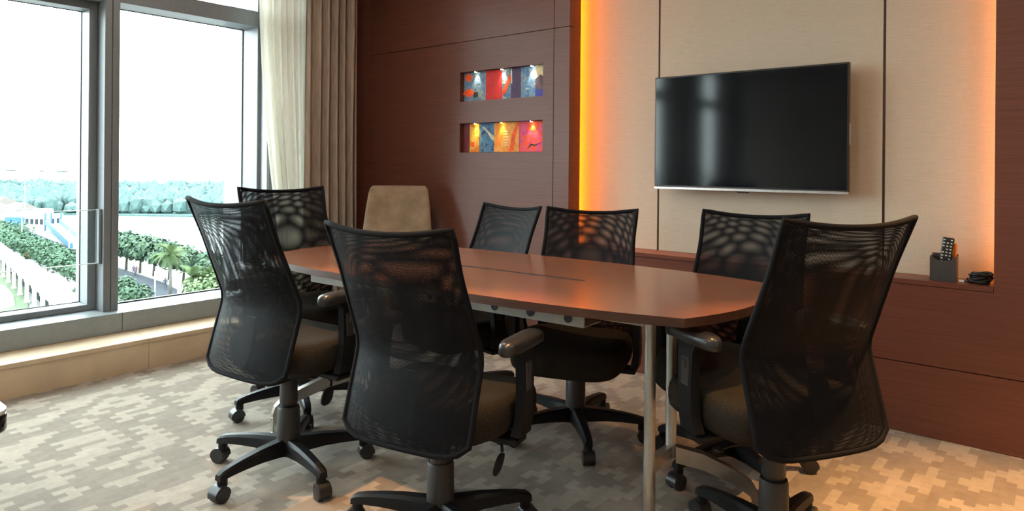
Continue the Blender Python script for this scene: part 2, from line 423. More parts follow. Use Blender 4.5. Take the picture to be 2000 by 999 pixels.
# curtains --------------------------------------------------------------------
def curtain(name, mat, path, z0, z1, amp, waves, lab, seed, pinch=0, lean=None):
    """pleated cloth along a plan path; amp = pleat depth, pinch = gathered at the top"""
    rnd = random.Random(seed); n = waves*12; rows_ = 26; bm = B()
    ph = [rnd.uniform(.7, 1.35) for _ in range(waves+2)]; tot = 0; cum = []
    for i in range(n+1):
        k = ph[min(int(i/12), waves)]; cum.append(tot); tot += 1/k
    a, b = Vector(path[0]), Vector(path[1]); t = (b-a).normalized(); nr = Vector((t.y, -t.x))
    grid = []
    for j in range(rows_+1):
        v = j/rows_; z = z0+(z1-z0)*v; row = []
        for i in range(n+1):
            s = cum[i]/tot; fold = math.sin(i/12*2*math.pi + .5*math.sin(v*2.2+seed+i*.03))
            am = amp*(1-.45*v*pinch)*ph[min(int(i/12), waves)]*(.75+.25*noise.noise((i*.15, v*1.3, seed)))
            p = a + (b-a)*s + nr*(am*fold) + t*(.012*noise.noise((i*.2, v*2, seed+3)))
            if lean: p = p + t*lean(v)*(1-s)
            row.append(bm.verts.new((p.x, p.y, z)))
        grid.append(row)
    for j in range(rows_):
        for i in range(n): bm.faces.new((grid[j][i], grid[j][i+1], grid[j+1][i+1], grid[j+1][i]))
    o = mesh_obj(name, bm, mat, None, True)
    md = o.modifiers.new('cloth', 'SOLIDIFY'); md.thickness = .0015 if mat is M_SHEER else .003
    return tag(o, lab, 'curtain')
curtain('sheer_curtain', M_SHEER, ((-4.10, 2.385), (-4.10, 2.745)), .19, 2.66, .030, 6, 'white sheer curtain gathered beside the far window jamb', 3, .3,
        lambda v: .22*(1-v)*(.5+.5*math.cos(3*v)) )
curtain('brown_drape', M_DRAPE, ((-4.04, 2.70), (-4.04, 3.135)), .19, 2.66, .050, 6, 'brown pleated drape hanging between sheer curtain and veneer wall', 5, .4)
curtain('brown_drape', M_DRAPE, ((-4.04, -1.83), (-4.04, -1.20)), .19, 2.66, .042, 9, 'brown pleated drape between the two window groups behind the table', 8, .4)
curtain('brown_drape', M_DRAPE, ((-4.04, -3.6), (-4.04, -2.80)), .19, 2.66, .042, 9, 'brown pleated drape at the far end of the window wall', 9, .4)
bm = B(); box(bm, -4.15, -3.99, YB, YW, 2.655, ZC); struct(mesh_obj('trim_3', bm, M_CEIL), 'curtain track box')

# ================================================================== ART NICHES
def art_mat(name, cols, scale, seed, stretch=(1, 1, 1), dist=1.5):
    mt, nt, bs = new_mat(name)
    v = texco(nt, stretch); ad = N(nt, 'ShaderNodeVectorMath', operation='ADD'); ad.inputs[1].default_value = (seed, seed*.7, seed*.3); L(nt, v, ad.inputs[0])
    n = N(nt, 'ShaderNodeTexNoise', i_Scale=scale, i_Detail=4.0, i_Distortion=dist); L(nt, ad.outputs[0], n.inputs['Vector'])
    k = len(cols); st = [(.30+.42*i/k, c) for i, c in enumerate(cols)]
    L(nt, ramp(nt, n.outputs[0], st, 'CONSTANT' if k > 2 else 'LINEAR'), bs.inputs['Base Color'])
    bs.inputs['Roughness'].default_value = .7; return mt
OR, RD, BL, NV, GB, YL, PK, CR, DK, PU = (.85, .09, .015), (.55, .02, .025), (.07, .17, .33), (.03, .045, .12), (.20, .27, .33), (.75, .42, .06), (.62, .05, .16), (.66, .58, .36), (.03, .025, .035), (.10, .05, .11)
W_ = NX1-NX0
def niche(row, z0, z1, strips, lampcols, lab):
    bm = B(); d = .036; y1 = YW+d
    box(bm, NX0+.001, NX1-.001, y1, y1+.006, z0+.001, z1-.001)
    root = mesh_obj('artwork', bm, M_TEDGE); tag(root, lab, 'artwork', 'artworks in the wall niches')
    for i, (a, b, mt, extra) in enumerate(strips):
        x0, x1 = NX0+.006+a*(W_-.008), NX0+.006+b*(W_-.008)
        bm = B(); yy = y1-.003-.002*(i % 2); box(bm, x0, x1, yy, y1, z0+.003, z1-.003)
        st = mesh_obj('art_strip', bm, mt, root)
        for shape, mm in extra:
            bm = B(); pl = [(x0+(x1-x0)*u, z0+(z1-z0)*v) for u, v in shape]
            lo = [bm.verts.new((x, yy-.0012, z)) for x, z in pl]; hi = [bm.verts.new((x, yy+.0002, z)) for x, z in pl]
            bm.faces.new(lo); bm.faces.new(hi[::-1])
            for q in range(len(lo)): bm.faces.new((lo[q], hi[q], hi[(q+1) % len(lo)], lo[(q+1) % len(lo)]))
            bmesh.ops.recalc_face_normals(bm, faces=bm.faces[:])
            mesh_obj('patch', bm, mm, st)
    for k, (fx, col) in enumerate(zip((.185, .51, .86), lampcols)):
        x = NX0+fx*W_
        bm = B(); lathe(bm, [(.012, 0), (.012, -.004), (.010, -.006)], 14, (x, YW+.016, z1-.0005))
        t = mesh_obj('niche_lamp', bm, M_CHROME)
        tag(t, 'tiny recessed lamp, %s in top of the %s art niche' % (('leftmost', 'middle one', 'rightmost')[k], row), 'lamp', 'lamps of the art niches')
        bm = B(); lathe(bm, [(.009, 0), (.009, -.0015)], 12, (x, YW+.016, z1-.0066)); mesh_obj('bulb', bm, emit('niche_bulb', col, 30), t)
        ld = bpy.data.lights.new('niche_spot', 'SPOT'); ld.energy = 2.4; ld.color = col; ld.spot_size = R(75); ld.spot_blend = .8; ld.shadow_soft_size = .006
        lo = bpy.data.objects.new('niche_spot', ld); C.objects.link(lo); lo.location = (x, YW+.016, z1-.010); lo.rotation_euler = (R(12), 0, 0); lo.parent = t
def sm(n, *c): return plain('art_'+n, c[0], .7, 0, .25, 40)
blob = lambda cx, cy, rx, ry, n=11, s=0: [(cx+rx*(1+.25*math.sin(3*i+s))*math.cos(2*math.pi*i/n), cy+ry*(1+.25*math.cos(2*i+s))*math.sin(2*math.pi*i/n)) for i in range(n)]
aOR, aYL, aCR, aDK, aRD, aWH = sm('orange', OR), sm('yellow', YL), sm('cream', CR), sm('black', DK), sm('red', RD), sm('white', (.75, .72, .62))
niche('upper', *NZ[1], [
    (0, .29, art_mat('art_splash', [NV, GB, BL, GB, (.3, .3, .22)], 26, 1.3), [(blob(.22, .82, .17, .14), aOR), (blob(.22, .30, .26, .13, s=2), aOR), (blob(.55, .22, .10, .1, s=4), aDK)]),
    (.29, .49, art_mat('art_red', [RD, (.65, .03, .03)], 30, 2.1), []),
    (.49, .60, art_mat('art_grey', [GB, BL, (.4, .42, .4)], 30, 3.2), [([(.05, .12), (.4, .2), (1, .62), (1, .85), (.75, .72), (.05, .3)], aOR)]),
    (.60, .715, art_mat('art_navy', [NV, PU], 40, 4.4), [([(.0, .98), (.10, .98), (.14, .5), (.04, .48)], aWH)]),
    (.715, .885, art_mat('art_blue', [BL, (.13, .28, .45), GB, (.5, .5, .42)], 34, 5.3), []),
    (.885, 1, art_mat('art_dusk', [PU, (.12, .07, .07)], 50, 6.1), [([(0, .55), (.5, .7), (1, .58), (1, 1), (0, 1)], art_mat('art_gold', [(.35, .36, .25), CR, YL], 40, 7)), ([(0, 0), (1, 0), (1, .22), (0, .25)], plain('art_ultra', (.05, .06, .32), .7))]),
    ], ((1, .82, .5), (1, .80, .5), (1, .93, .8)), 'patchwork textile artwork in the upper wall niche, blue and red strips')
niche('lower', *NZ[0], [
    (0, .085, art_mat('art_maroon', [(.10, .012, .02), (.16, .025, .04)], 30, 8.2), []),
    (.085, .21, art_mat('art_amber', [(.7, .2, .02), YL, (.8, .5, .2)], 22, 9.1, (1, 1, .6)), [([(.2, .2), (.5, .2), (.5, .36), (.2, .36)], aOR)]),
    (.21, .40, art_mat('art_sea', [NV, BL, (.10, .25, .42), BL], 30, 10.3), [([(.2, .86), (.3, .86), (1, .52), (1, .38), (.8, .46), (.55, .66)], aCR)]),
    (.40, .70, art_mat('art_ochre', [(.75, .25, .03), (.8, .36, .08), (.7, .3, .05)], 14, 11.2, (1, 1, .5)), [([(.62, .05), (.78, .05), (.86, .5), (1.0, .95), (.92, .97), (.72, .55)], aOR)] + [([(.38, y), (.60, y), (.60, y+.03), (.38, y+.03)], aCR) for y in (.22, .31, .40, .49, .58, .67)]),
    (.70, 1, art_mat('art_pink', [PK, (.7, .09, .2), OR, PK], 20, 12.5), [([(.3, .08), (.45, .28), (.62, .24), (.9, .34), (.62, .2), (.48, .22)], aDK), (blob(.55, .80, .16, .16), aOR)]),
    ], ((1, .62, .12), (1, .60, .12), (1, .55, .30)), 'patchwork textile artwork in the lower wall niche, orange and pink strips')

# ================================================================== TELEVISION
TX0, TX1, TZ0, TZ1, TY = -1.785, -.790, 1.026, 1.645, 3.432
tv = empty('television', ((TX0+TX1)/2, YF, 1.33)); tag(tv, 'large flat black television mounted on the fabric wall panels', 'television')
def lp(o, root): o.parent = root; o.matrix_parent_inverse = Matrix.Translation(-Vector(root.location)) if False else Matrix.Identity(4); o.location = -Vector(root.location); return o
bm = B(); box(bm, TX0, TX1, TY, TY+.028, TZ0+.006, TZ1, .004, 2); box(bm, TX0+.15, TX1-.15, TY+.026, TY+.060, TZ0+.1, TZ1-.12, .012, 2)
lp(mesh_obj('housing', bm, M_TVB), tv)
bm = B(); box(bm, TX0+.008, TX1-.008, TY-.0015, TY+.004, TZ0+.022, TZ1-.008, .0005); lp(mesh_obj('screen', bm, M_SCREEN), tv)
bm = B(); box(bm, TX0, TX1, TY-.004, TY+.020, TZ0, TZ0+.014, .002); lp(mesh_obj('bottom_bar', bm, M_SILV), tv)
bm = B(); box(bm, (TX0+TX1)/2-.030, (TX0+TX1)/2+.030, TY-.002, TY+.014, TZ0-.008, TZ0+.001, .003); lp(mesh_obj('sensor_lip', bm, M_TVB), tv)
bm = B(); box(bm, -1.45, -1.12, TY+.058, YF+.001, 1.2, 1.5); lp(mesh_obj('wall_mount', bm, M_TVB), tv)
bm = B(); box(bm, TX1-.001, TX1+.004, TY+.010, TY+.018, 1.26, 1.36); lp(mesh_obj('side_trim', bm, M_SILV), tv)

# ================================================================== THINGS ON THE NICHE SHELF
hx0, hx1, hy0, hy1 = -.462, -.366, 3.425, 3.500
ho = empty('remote_holder', ((hx0+hx1)/2, (hy0+hy1)/2, ZL)); tag(ho, 'charcoal remote control holder with scooped front on the shelf', 'holder')
cxh = (hx0+hx1)/2; hw_ = (hx1-hx0)/2; hd = (hy1-hy0)/2
def plate(w, d0, d1, ztop, name, scoop=0):
    bm = B(); pts = [(-w, 0), (w, 0), (w, ztop)]
    for i in range(9):
        t = 1-2*i/8; pts.append((w*.86*t, ztop-scoop*(1-t*t)))
    pts.append((-w, ztop))
    lo = [bm.verts.new((x, d0, z)) for x, z in pts]; hi = [bm.verts.new((x, d1, z)) for x, z in pts]
    bm.faces.new(lo); bm.faces.new(hi[::-1])
    for q in range(len(lo)): bm.faces.new((lo[q], hi[q], hi[(q+1) % len(lo)], lo[(q+1) % len(lo)]))
    bmesh.ops.recalc_face_normals(bm, faces=bm.faces[:]); return mesh_obj(name, bm, M_HOLD, ho)
plate(hw_, -hd, -hd+.006, .100, 'front_panel', .016); plate(hw_, hd-.006, hd, .112, 'rear_panel', .0)
for s in (-1, 1):
    bm = B(); box(bm, s*hw_-(.006 if s > 0 else 0), s*hw_+(.006 if s < 0 else 0), -hd+.006, hd-.006, 0, .104); mesh_obj('side_panel', bm, M_HOLD, ho)
bm = B(); box(bm, -hw_+.006, hw_-.006, -hd+.006, hd-.006, 0, .006); mesh_obj('bottom_panel', bm, M_HOLD, ho)
rm = empty('remote_control', (cxh-.002, hy0+.024, ZL+.010)); rm.rotation_euler = (R(-6), R(6), 0); tag(rm, 'black remote control with pale buttons standing in the charcoal holder', 'remote control')
bm = B(); box(bm, -.022, .022, -.008, .008, 0, .176, .005, 2); body = mesh_obj('body', bm, M_TVB, rm)
M_BTN = plain('pale_buttons', (.55, .55, .52), .5)
bb = B(); box(bb, -.0035, .0035, -.0105, -.0075, -.0025, .0025, .0008); bme = None
for r_ in range(11):
    for c_ in range(3):
        if (r_, c_) in ((10, 1), (4, 1), (7, 0)): continue
        if bme is None: b_ = mesh_obj('button', bb, M_BTN, rm); bme = b_
        else: b_ = bme.copy(); C.objects.link(b_); b_.parent = rm
        b_.location = ((c_-1)*.0135, 0, .030+r_*.0135)
bm = B(); box(bm, -.020, .020, -.005, .005, 0, .150, .006, 3)
cardo = mesh_obj('slim_remote', bm, plain('amber_lit_gloss', (.55, .20, .03), .15, 0, .05)); cardo.location = (cxh+.018, hy1-.020, ZL+.010); cardo.rotation_euler = (R(-3), R(3), 0)  # amber light falling on the remote is put into its base colour
tag(cardo, 'slim remote coloured as if lit amber, standing behind the black remote', 'remote control')
cb = empty('cable_bundle', (-.282, 3.452, ZL)); tag(cb, 'bundle of black coiled cable on the shelf beside remote holder', 'cable')
M_CAB = plain('black_cable', (.012, .012, .013), .45); rnd = random.Random(4)
for k in range(7):
    bm = B(); pts = []; cx_, cy_ = rnd.uniform(-.008, .008), rnd.uniform(-.006, .006); a_ = rnd.uniform(.026, .040); b_ = rnd.uniform(.018, .030)
    for i in range(22):
        t = 2*math.pi*i/22; pts.append((cx_+a_*math.cos(t), cy_+b_*math.sin(t), .006+.0062*k+.004*math.sin(2*t+k)))
    tube(bm, pts, .0052, 7, closed=True); mesh_obj('cable_loop', bm, M_CAB, cb, True)
bm = B(); tube(bm, [(-.03, -.02, .008), (-.045, -.018, .007), (-.058, -.016, .006)], .004, 7); mesh_obj('cable_end', bm, M_CAB, cb, True)
bm = B(); box(bm, -.076, -.056, -.021, -.011, .002, .011, .001); mesh_obj('plug', bm, plain('white_plug', (.7, .68, .62), .4), cb)

# ================================================================== TABLE
TC = Vector((-1.78, 2.03, 0)); TR = R(3.0); ZT = .74
tb = empty('conference_table', TC, TR); tag(tb, 'boat-shaped walnut conference table with cable slot and steel legs', 'table')
def half_w(x): return .457-.093*(abs(x)/.963)**3
out = []
for i in range(25): x = -.963+1.926*i/24; out.append((x, -half_w(x)))
for i in range(1, 12): y = -.364+.728*i/12; out.append((1.062-.099*(y/.364)**2, y))
for i in range(25): x = .963-1.926*i/24; out.append((x, half_w(x)))
for i in range(1, 12): y = .364-.728*i/12; out.append((-1.082+.119*(y/.364)**2, y))
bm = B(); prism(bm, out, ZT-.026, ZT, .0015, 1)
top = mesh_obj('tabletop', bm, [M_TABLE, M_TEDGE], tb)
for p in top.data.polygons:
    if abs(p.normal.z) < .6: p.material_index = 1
def tl(X, Y):    # room -> table plan
    d = Vector((X, Y, 0))-TC; c, s = math.cos(-TR), math.sin(-TR); return Vector((d.x*c-d.y*s, d.x*s+d.y*c, 0))
a = tl(-1.334, 2.042); bm = B(); box(bm, a.x-1.02, a.x, a.y-.010, a.y+.010, ZT-.010, ZT+.0006); mesh_obj('cable_slot', bm, M_SEAL, tb)
bm = B(); box(bm, -.86, .86, -.245, -.225, ZT-.052, ZT-.026); box(bm, -.86, .86, .225, .245, ZT-.052, ZT-.026)
for x in (-.74, .74): box(bm, x-.02, x+.02, -.225, .225, ZT-.052, ZT-.026)
mesh_obj('under_frame', bm, M_RAIL, tb)
tr_ = B(); box(tr_, -.66, .64, -.345, -.339, ZT-.078, ZT-.026); box(tr_, -.66, .64, -.339, -.24, ZT-.078, ZT-.074); box(tr_, .64, .835, -.345, -.339, ZT-.044, ZT-.026)
tray = mesh_obj('cable_tray', tr_, M_RAIL, tb)
for X in (-1.90, -1.75, -1.605, -1.462, -1.318, -1.178):
    p = tl(X, 1.7); bm = B(); lathe(bm, [(.011, 0), (.013, .001), (.013, .003)], 14)
    bmesh.ops.transform(bm, matrix=Matrix.Translation((p.x, -.345, ZT-.056)) @ Matrix.Rotation(R(90), 4, 'X'), verts=bm.verts)
    mesh_obj('grommet', bm, M_SEAL, tray)
for sx, posts, foot in ((1, ((-1.02, 1.945), (-1.02, 2.095)), ((-1.0, 2.09), (-.775, 2.20))), (-1, ((-2.51, 2.09), (-2.51, 1.935)), ((-2.51, 1.94), (-2.60, 1.60)))):
    for k, (X, Y) in enumerate(posts):
        p = tl(X, Y); bm = B(); zb = .012 if k == 0 else .185
        lathe(bm, [(.019, zb), (.019, .225), (.018, .228), (.018, ZT-.05)], 20, (p.x, p.y, 0))
        leg = mesh_obj('leg', bm, M_METAL, tb, True, 40)
        if k == 0:
            bm = B(); lathe(bm, [(.022, 0), (.022, .006), (.012, .014)], 18, (p.x, p.y, 0)); mesh_obj('glide', bm, M_CHROME, leg, True, 40)
    p0, p1 = tl(*posts[0]), tl(*posts[1]); bm = B(); dv = (p1-p0).normalized(); sd = Vector((-dv.y, dv.x, 0))*.013
    rg = []
    for q, za, zz in ((p0, .185, .225), (p1, .185, .225)): rg.append([q-sd+Vector((0, 0, za)), q+sd+Vector((0, 0, za)), q+sd+Vector((0, 0, zz)), q-sd+Vector((0, 0, zz))])
    loft(bm, rg); mesh_obj('cross_bar', bm, M_METAL, tb)
    f0, f1 = tl(*foot[0]), tl(*foot[1]); dv = (f1-f0).normalized(); sd = Vector((-dv.y, dv.x, 0)); bm = B(); rg = []
    for t, za, zz, w_ in ((0, .175, .228, .016), (.35, .160, .212, .016), (.7, .128, .176, .015), (.93, .092, .140, .014), (1.0, .05, .118, .013), (1.03, .012, .09, .012)):
        q = f0+(f1-f0)*t; rg.append([q-sd*w_+Vector((0, 0, za)), q+sd*w_+Vector((0, 0, za)), q+sd*w_+Vector((0, 0, zz)), q-sd*w_+Vector((0, 0, zz))])
    loft(bm, rg); bmm = mesh_obj('foot_beam', bm, M_METAL, tb)
    q = f0+(f1-f0)*1.0; bm = B(); box(bm, q.x-.011, q.x+.011, q.y-.011, q.y+.011, .010, .07); lathe(bm, [(.020, 0), (.020, .005), (.010, .012)], 16, (q.x, q.y, 0)); mesh_obj('foot', bm, M_CHROME, bmm)

# ================================================================== MESH TASK CHAIRS
PROF = [(.30, -.222), (.622, -.124), (1.06, -.306)]
def prof_y(z):
    for (a, ya), (b, yb) in zip(PROF, PROF[1:]):
        if z <= b:
            t = max(0, (z-a)/(b-a)); return ya+(yb-ya)*t
    return PROF[-1][1]
def prof_s(z): return sum(prof_y(z+d)*w_ for d, w_ in ((-.026, .2), (-.013, .2), (0, .2), (.013, .2), (.026, .2)))
def bk_w(z):
    a = .215-.010*max(0, min(1, (z-.66)/.18))+.006*max(0, (z-.88)/.1)
    return a
def bk(u, v, off=0):
    zt = .972+.020*abs(u)**2.2; zb = .368+.034*abs(u)**7
    z = zb+(zt-zb)*v; w_ = bk_w(z)
    cur = .016+.020*min(1, max(0, (z-.45)/.4))
    return Vector((u*w_, prof_s(z)-cur*(1-u*u)+off, z))
def net_layer(parent, name, off_fn, warp):
    nu, nv = 16, 26; bm = B(); uvl = bm.loops.layers.uv.new('cloth'); g = []
    for j in range(nv+1):
        g.append([bm.verts.new(bk(-1+2*i/nu, j/nv, off_fn(-1+2*i/nu, j/nv))) for i in range(nu+1)])
    s_ = [0]
    for j in range(nv): s_.append(s_[-1]+(bk(0, (j+1)/nv)-bk(0, j/nv)).length)
    for j in range(nv):
        for i in range(nu):
            f = bm.faces.new((g[j][i], g[j][i+1], g[j+1][i+1], g[j+1][i]))
            for lp_, (ii, jj) in zip(f.loops, ((i, j), (i+1, j), (i+1, j+1), (i, j+1))):
                x = (-1+2*ii/nu)*.212; y = s_[jj]
                if warp:
                    px, py = x, y-.40; r = math.hypot(px, py*.75); k = 1+warp*r; x, y = px*k, py*k+.40
                lp_[uvl].uv = (x, y)
    return mesh_obj(name, bm, M_NET, parent, True)
def superell(a, b, n=40, e=4.0, cy=0):
    o = []
    for i in range(n):
        t = 2*math.pi*i/n; c, s = math.cos(t), math.sin(t)
        o.append((a*math.copysign(abs(c)**(2/e), c), cy+b*math.copysign(abs(s)**(2/e), s)))
    return o
def make_chair():
    root = empty('task_chair')
    # backrest: covered tube ring, front and rear net
    path = [bk(-1, j/20) for j in range(21)] + [bk(-1+2*i/14, 1) for i in range(1, 15)] + [bk(1, 1-j/20) for j in range(1, 21)] + [bk(1-2*i/14, 0) for i in range(1, 14)]
    bm = B(); tube(bm, path, .0085, 8, closed=True); back = mesh_obj('backrest_frame', bm, M_WRAP, root, True)
    net_layer(back, 'front_net', lambda u, v: .006*(1-u**4)*(1-(2*v-1)**6), 0)
    net_layer(back, 'rear_net', lambda u, v: -.022*(1-u**4)*(1-(2*v-1)**6)-.002, .34)
    bm = B(); rg = []
    for z, w_ in ((.405, .030), (.43, .038), (.47, .040), (.53, .032), (.57, .02)):
        y = prof_s(z)-.020; rg.append([(-w_, y-.006, z), (w_, y-.006, z), (w_, y+.008, z), (-w_, y+.008, z)])
    loft(bm, rg); mesh_obj('lumbar_plate', bm, M_PLAST, back)
    bm = B(); pts = [(0, -.03, .352), (0, -.09, .352), (0, -.14, .360), (0, -.168, .384), (0, -.172, .43)]; rg = []
    for i, p in enumerate(pts):
        p = Vector(p); a = Vector(pts[max(0, i-1)]); b = Vector(pts[min(len(pts)-1, i+1)]); t = (b-a).normalized(); nn = Vector((0, -t.z, t.y))*.010; sx = Vector((.035, 0, 0))
        rg.append([p-sx-nn, p+sx-nn, p+sx+nn, p-sx+nn])
    loft(bm, rg); mesh_obj('back_bracket', bm, M_PLAST, root)
    # seat
    bm = B(); rings = []
    for s, z in ((.80, .372), (.93, .376), (.985, .392), (1.0, .415), (1.0, .440), (.985, .458), (.95, .470), (.88, .478), (.7, .479), (.4, .475), (.12, .473)):
        ring = []
        for x, y in superell(.238*s, .208*s, 48, 4.2, .064):
            k = max(0, (y-.12)/.15); e_ = (abs(x)/.238)**4*.010+max(0, (-y-.06)/.1)**2*.008 if z > .46 else 0
            ring.append((x, y, z-.026*k*k+e_))
        rings.append(ring)
    loft(bm, rings); seat = mesh_obj('seat', bm, M_SEAT, root, True)
    bm = B(); loft(bm, [[(x, y, z) for x, y in superell(.195*s, .165*s, 32, 4, .04)] for s, z in ((.75, .352), (.95, .358), (1.0, .374))]); mesh_obj('seat_pan', bm, M_PLAST, seat, True, 40)
    bm = B(); box(bm, -.055, .055, -.10, .085, .315, .358, .012, 2); mesh_obj('tilt_mechanism', bm, M_PLAST, root)
    # armrests
    for s in (-1, 1):
        bm = B(); X = s*.262
        rg = []
        for x, y, z, hx, hy in ((X, .045, .628, .013, .052), (X, .045, .60, .013, .036), (X+s*.004, .04, .50, .014, .031), (X+s*.004, .035, .42, .014, .033), (X-s*.004, .03, .372, .016, .036)):
            rg.append([(x-hx, y-hy, z), (x+hx, y-hy, z), (x+hx, y+hy, z), (x-hx, y+hy, z)])
        loft(bm, rg); box(bm, min(s*.10, X), max(s*.10, X), -.005, .065, .344, .364, .004)
        arm = mesh_obj('arm_post', bm, M_PLAST, root)
        bm = B(); box(bm, X+s*.015-.004, X+s*.015+.004, .022, .058, .50, .585, .003); box(bm, X+s*.018-.005, X+s*.018+.005, .032, .048, .55, .575, .002); mesh_obj('height_slide', bm, M_COLUMN, arm)
        bm = B(); t = bmesh.new(); rg = []
        for q, z in ((.82, .626), (.97, .631), (1.0, .642), (.97, .653), (.86, .660), (.5, .664), (.1, .665)):
            ring = []
            for x, y in superell(.034*q, .122+(q-1)*.034, 28, 3.0, .035): ring.append((X+x+s*.004*(y/.12)**2*-1, y, z-.012*max(0, (y-.08)/.08)**2-.006*max(0, (-y-.04)/.05)**2))
            rg.append(ring)
        t.free(); loft(bm, rg); mesh_obj('arm_pad', bm, M_PAD, arm, True)
    # lever
    bm = B(); tube(bm, [(.05, .03, .338), (.16, .035, .335), (.196, .03, .328), (.203, .02, .312)], .005, 7); lv = mesh_obj('height_lever', bm, M_PLAST, root, True)
    bm = B(); loft(bm, [[(.198+x*.25+.010*q, .008+y, .278+x) for x, y in superell(.034*k, .026*k, 18, 2.4)] for q, k in ((-.5, .7), (-.3, 1), (.3, 1), (.5, .7))]); mesh_obj('paddle', bm, M_PLAST, lv, True, 50)
    bm = B(); tube(bm, [(-.05, -.02, .338), (-.17, -.02, .336), (-.20, -.02, .33)], .005, 7); box(bm, -.222, -.196, -.032, -.008, .324, .336, .004); mesh_obj('tilt_lever', bm, M_PLAST, root, True, 40)
    # column
    bm = B(); lathe(bm, [(.026, .21), (.030, .215), (.034, .23), (.031, .32)], 24); mesh_obj('upper_column_cover', bm, M_COLUMN, root, True, 40)
    bm = B(); lathe(bm, [(.024, .058), (.036, .066), (.043, .09), (.041, .235), (.038, .243)], 24); mesh_obj('lower_column_cover', bm, M_COLUMN, root, True, 40)
    # five-star base
    first = None
    for k in range(5):
        if first is None:
            bm = B(); rg = []
            for r, zc, hh, hw in ((.020, .098, .030, .030), (.07, .101, .026, .027), (.13, .103, .022, .024), (.20, .100, .018, .021), (.255, .095, .015, .019), (.285, .090, .013, .018), (.298, .084, .010, .015)):
                rg.append([(r, -hw, zc-hh), (r, hw, zc-hh), (r, hw*.9, zc+hh*.55), (r, hw*.55, zc+hh), (r, -hw*.55, zc+hh), (r, -hw*.9, zc+hh*.55)])
            loft(bm, rg); lathe(bm, [(.017, .052), (.017, .082)], 12, (.280, 0, 0))
            first = arm = mesh_obj('base_arm', bm, M_PLAST, root, True, 35)
            bm = B()
            for s in (-1, 1):
                t = bmesh.new(); lathe(t, [(.016, -.009), (.026, -.009), (.0275, -.004), (.0275, .004), (.025, .009), (.012, .010)], 20)
                add(bm, t, 0, Matrix.Translation((.291, s*.0145, .0275)) @ Matrix.Rotation(R(90), 4, 'X'))
            t = bmesh.new(); rg = []
            for i in range(9):
                a = R(-15+200*i/8); rr = .0305
                rg.append([(.291+rr*math.cos(a), yy, .0275+rr*math.sin(a)) for yy in (-.022, .022)] + [(.291+(rr-.006)*math.cos(a), yy, .0275+(rr-.006)*math.sin(a)) for yy in (.022, -.022)])
            loft(t, rg); add(bm, t)
            mesh_obj('caster', bm, M_WHEEL, arm, True, 40)
        else: arm = copy_tree(first, root)
        arm.rotation_euler = (0, 0, 2*math.pi*k/5)
    return root
proto = make_chair()
UPPER = ('backrest_frame', 'back_bracket', 'seat', 'tilt_mechanism', 'arm_post', 'height_lever', 'tilt_lever', 'upper_column_cover')
chairs = [  # x, y, facing, lift, base turn, label
    (-2.256, 1.447, 6.6, .034, 62, 'black mesh task chair nearest the windows, seen from behind, whole base in view'),
    (-1.484, 1.480, 11.8, -.009, 60, 'black mesh task chair at the centre front, seen from behind before the tabletop'),
    (-.660, 2.025, 58.5, .030, 15, 'black mesh task chair at right front, seen from behind, covering the table end'),
    (-2.804, 1.856, -103.9, .036, 45, 'black mesh task chair at the window end of the table, before the curtains'),
    (-1.620, 2.420, 200.0, -.040, 26, 'black mesh task chair across the table in front of the amber glow'),
    (-.985, 2.530, 184.0, -.028, 36, 'black mesh task chair across the table below the television'),
    (-2.233, 2.400, 171.6, -.045, 10, 'bluish-looking black mesh task chair across the table below the art niches'),
]
for i, (x, y, th, dz, bt, lab) in enumerate(chairs):
    c = proto if i == 0 else copy_tree(proto)
    c.location = (x, y, 0); c.rotation_euler = (0, 0, R(th)); c['label'] = lab; c['category'] = 'chair'; c['group'] = 'mesh task chairs around the table'
    k = 0
    for ch in c.children:
        nm = ch.name.split('.')[0]
        if nm in UPPER: ch.location.z = dz
        if nm == 'base_arm': ch.rotation_euler = (0, 0, R(bt-th+72*k)); k += 1

# ================================================================== TAN SIDE CHAIR
tc = empty('side_chair', (-3.36, 2.90, 0), R(222)); tag(tc, 'tan suede upholstered side chair by the veneer wall', 'chair')
bm = B(); rg = []
for z, y, hw, th_ in ((.36, -.19, .215, .03), (.42, -.20, .235, .038), (.55, -.215, .238, .042), (.70, -.240, .232, .040), (.85, -.275, .218, .036), (.95, -.300, .205, .030), (.985, -.309, .196, .024), (1.002, -.313, .178, .012)):
    ring = []
    for x, yy in superell(hw, th_, 32, 3.2): ring.append((x, y+yy-.03*(1-(x/hw)**2), z))
    rg.append(ring)
loft(bm, rg); mesh_obj('backrest', bm, M_SUEDE, tc, True)
bm = B(); loft(bm, [[(x, y, z) for x, y in superell(.245*s, .235*s, 36, 4, .02)] for s, z in ((.9, .36), (1, .38), (1, .44), (.95, .465), (.8, .475), (.3, .478))]); mesh_obj('seat', bm, M_SUEDE, tc, True)
for sx in (-1, 1):
    for sy in (-1, 1):
        bm = B(); tube(bm, [(sx*.20, .02+sy*.19, .37), (sx*.215, .02+sy*.215, 0)], [.019, .013], 10); mesh_obj('leg', bm, M_TEDGE, tc, True)

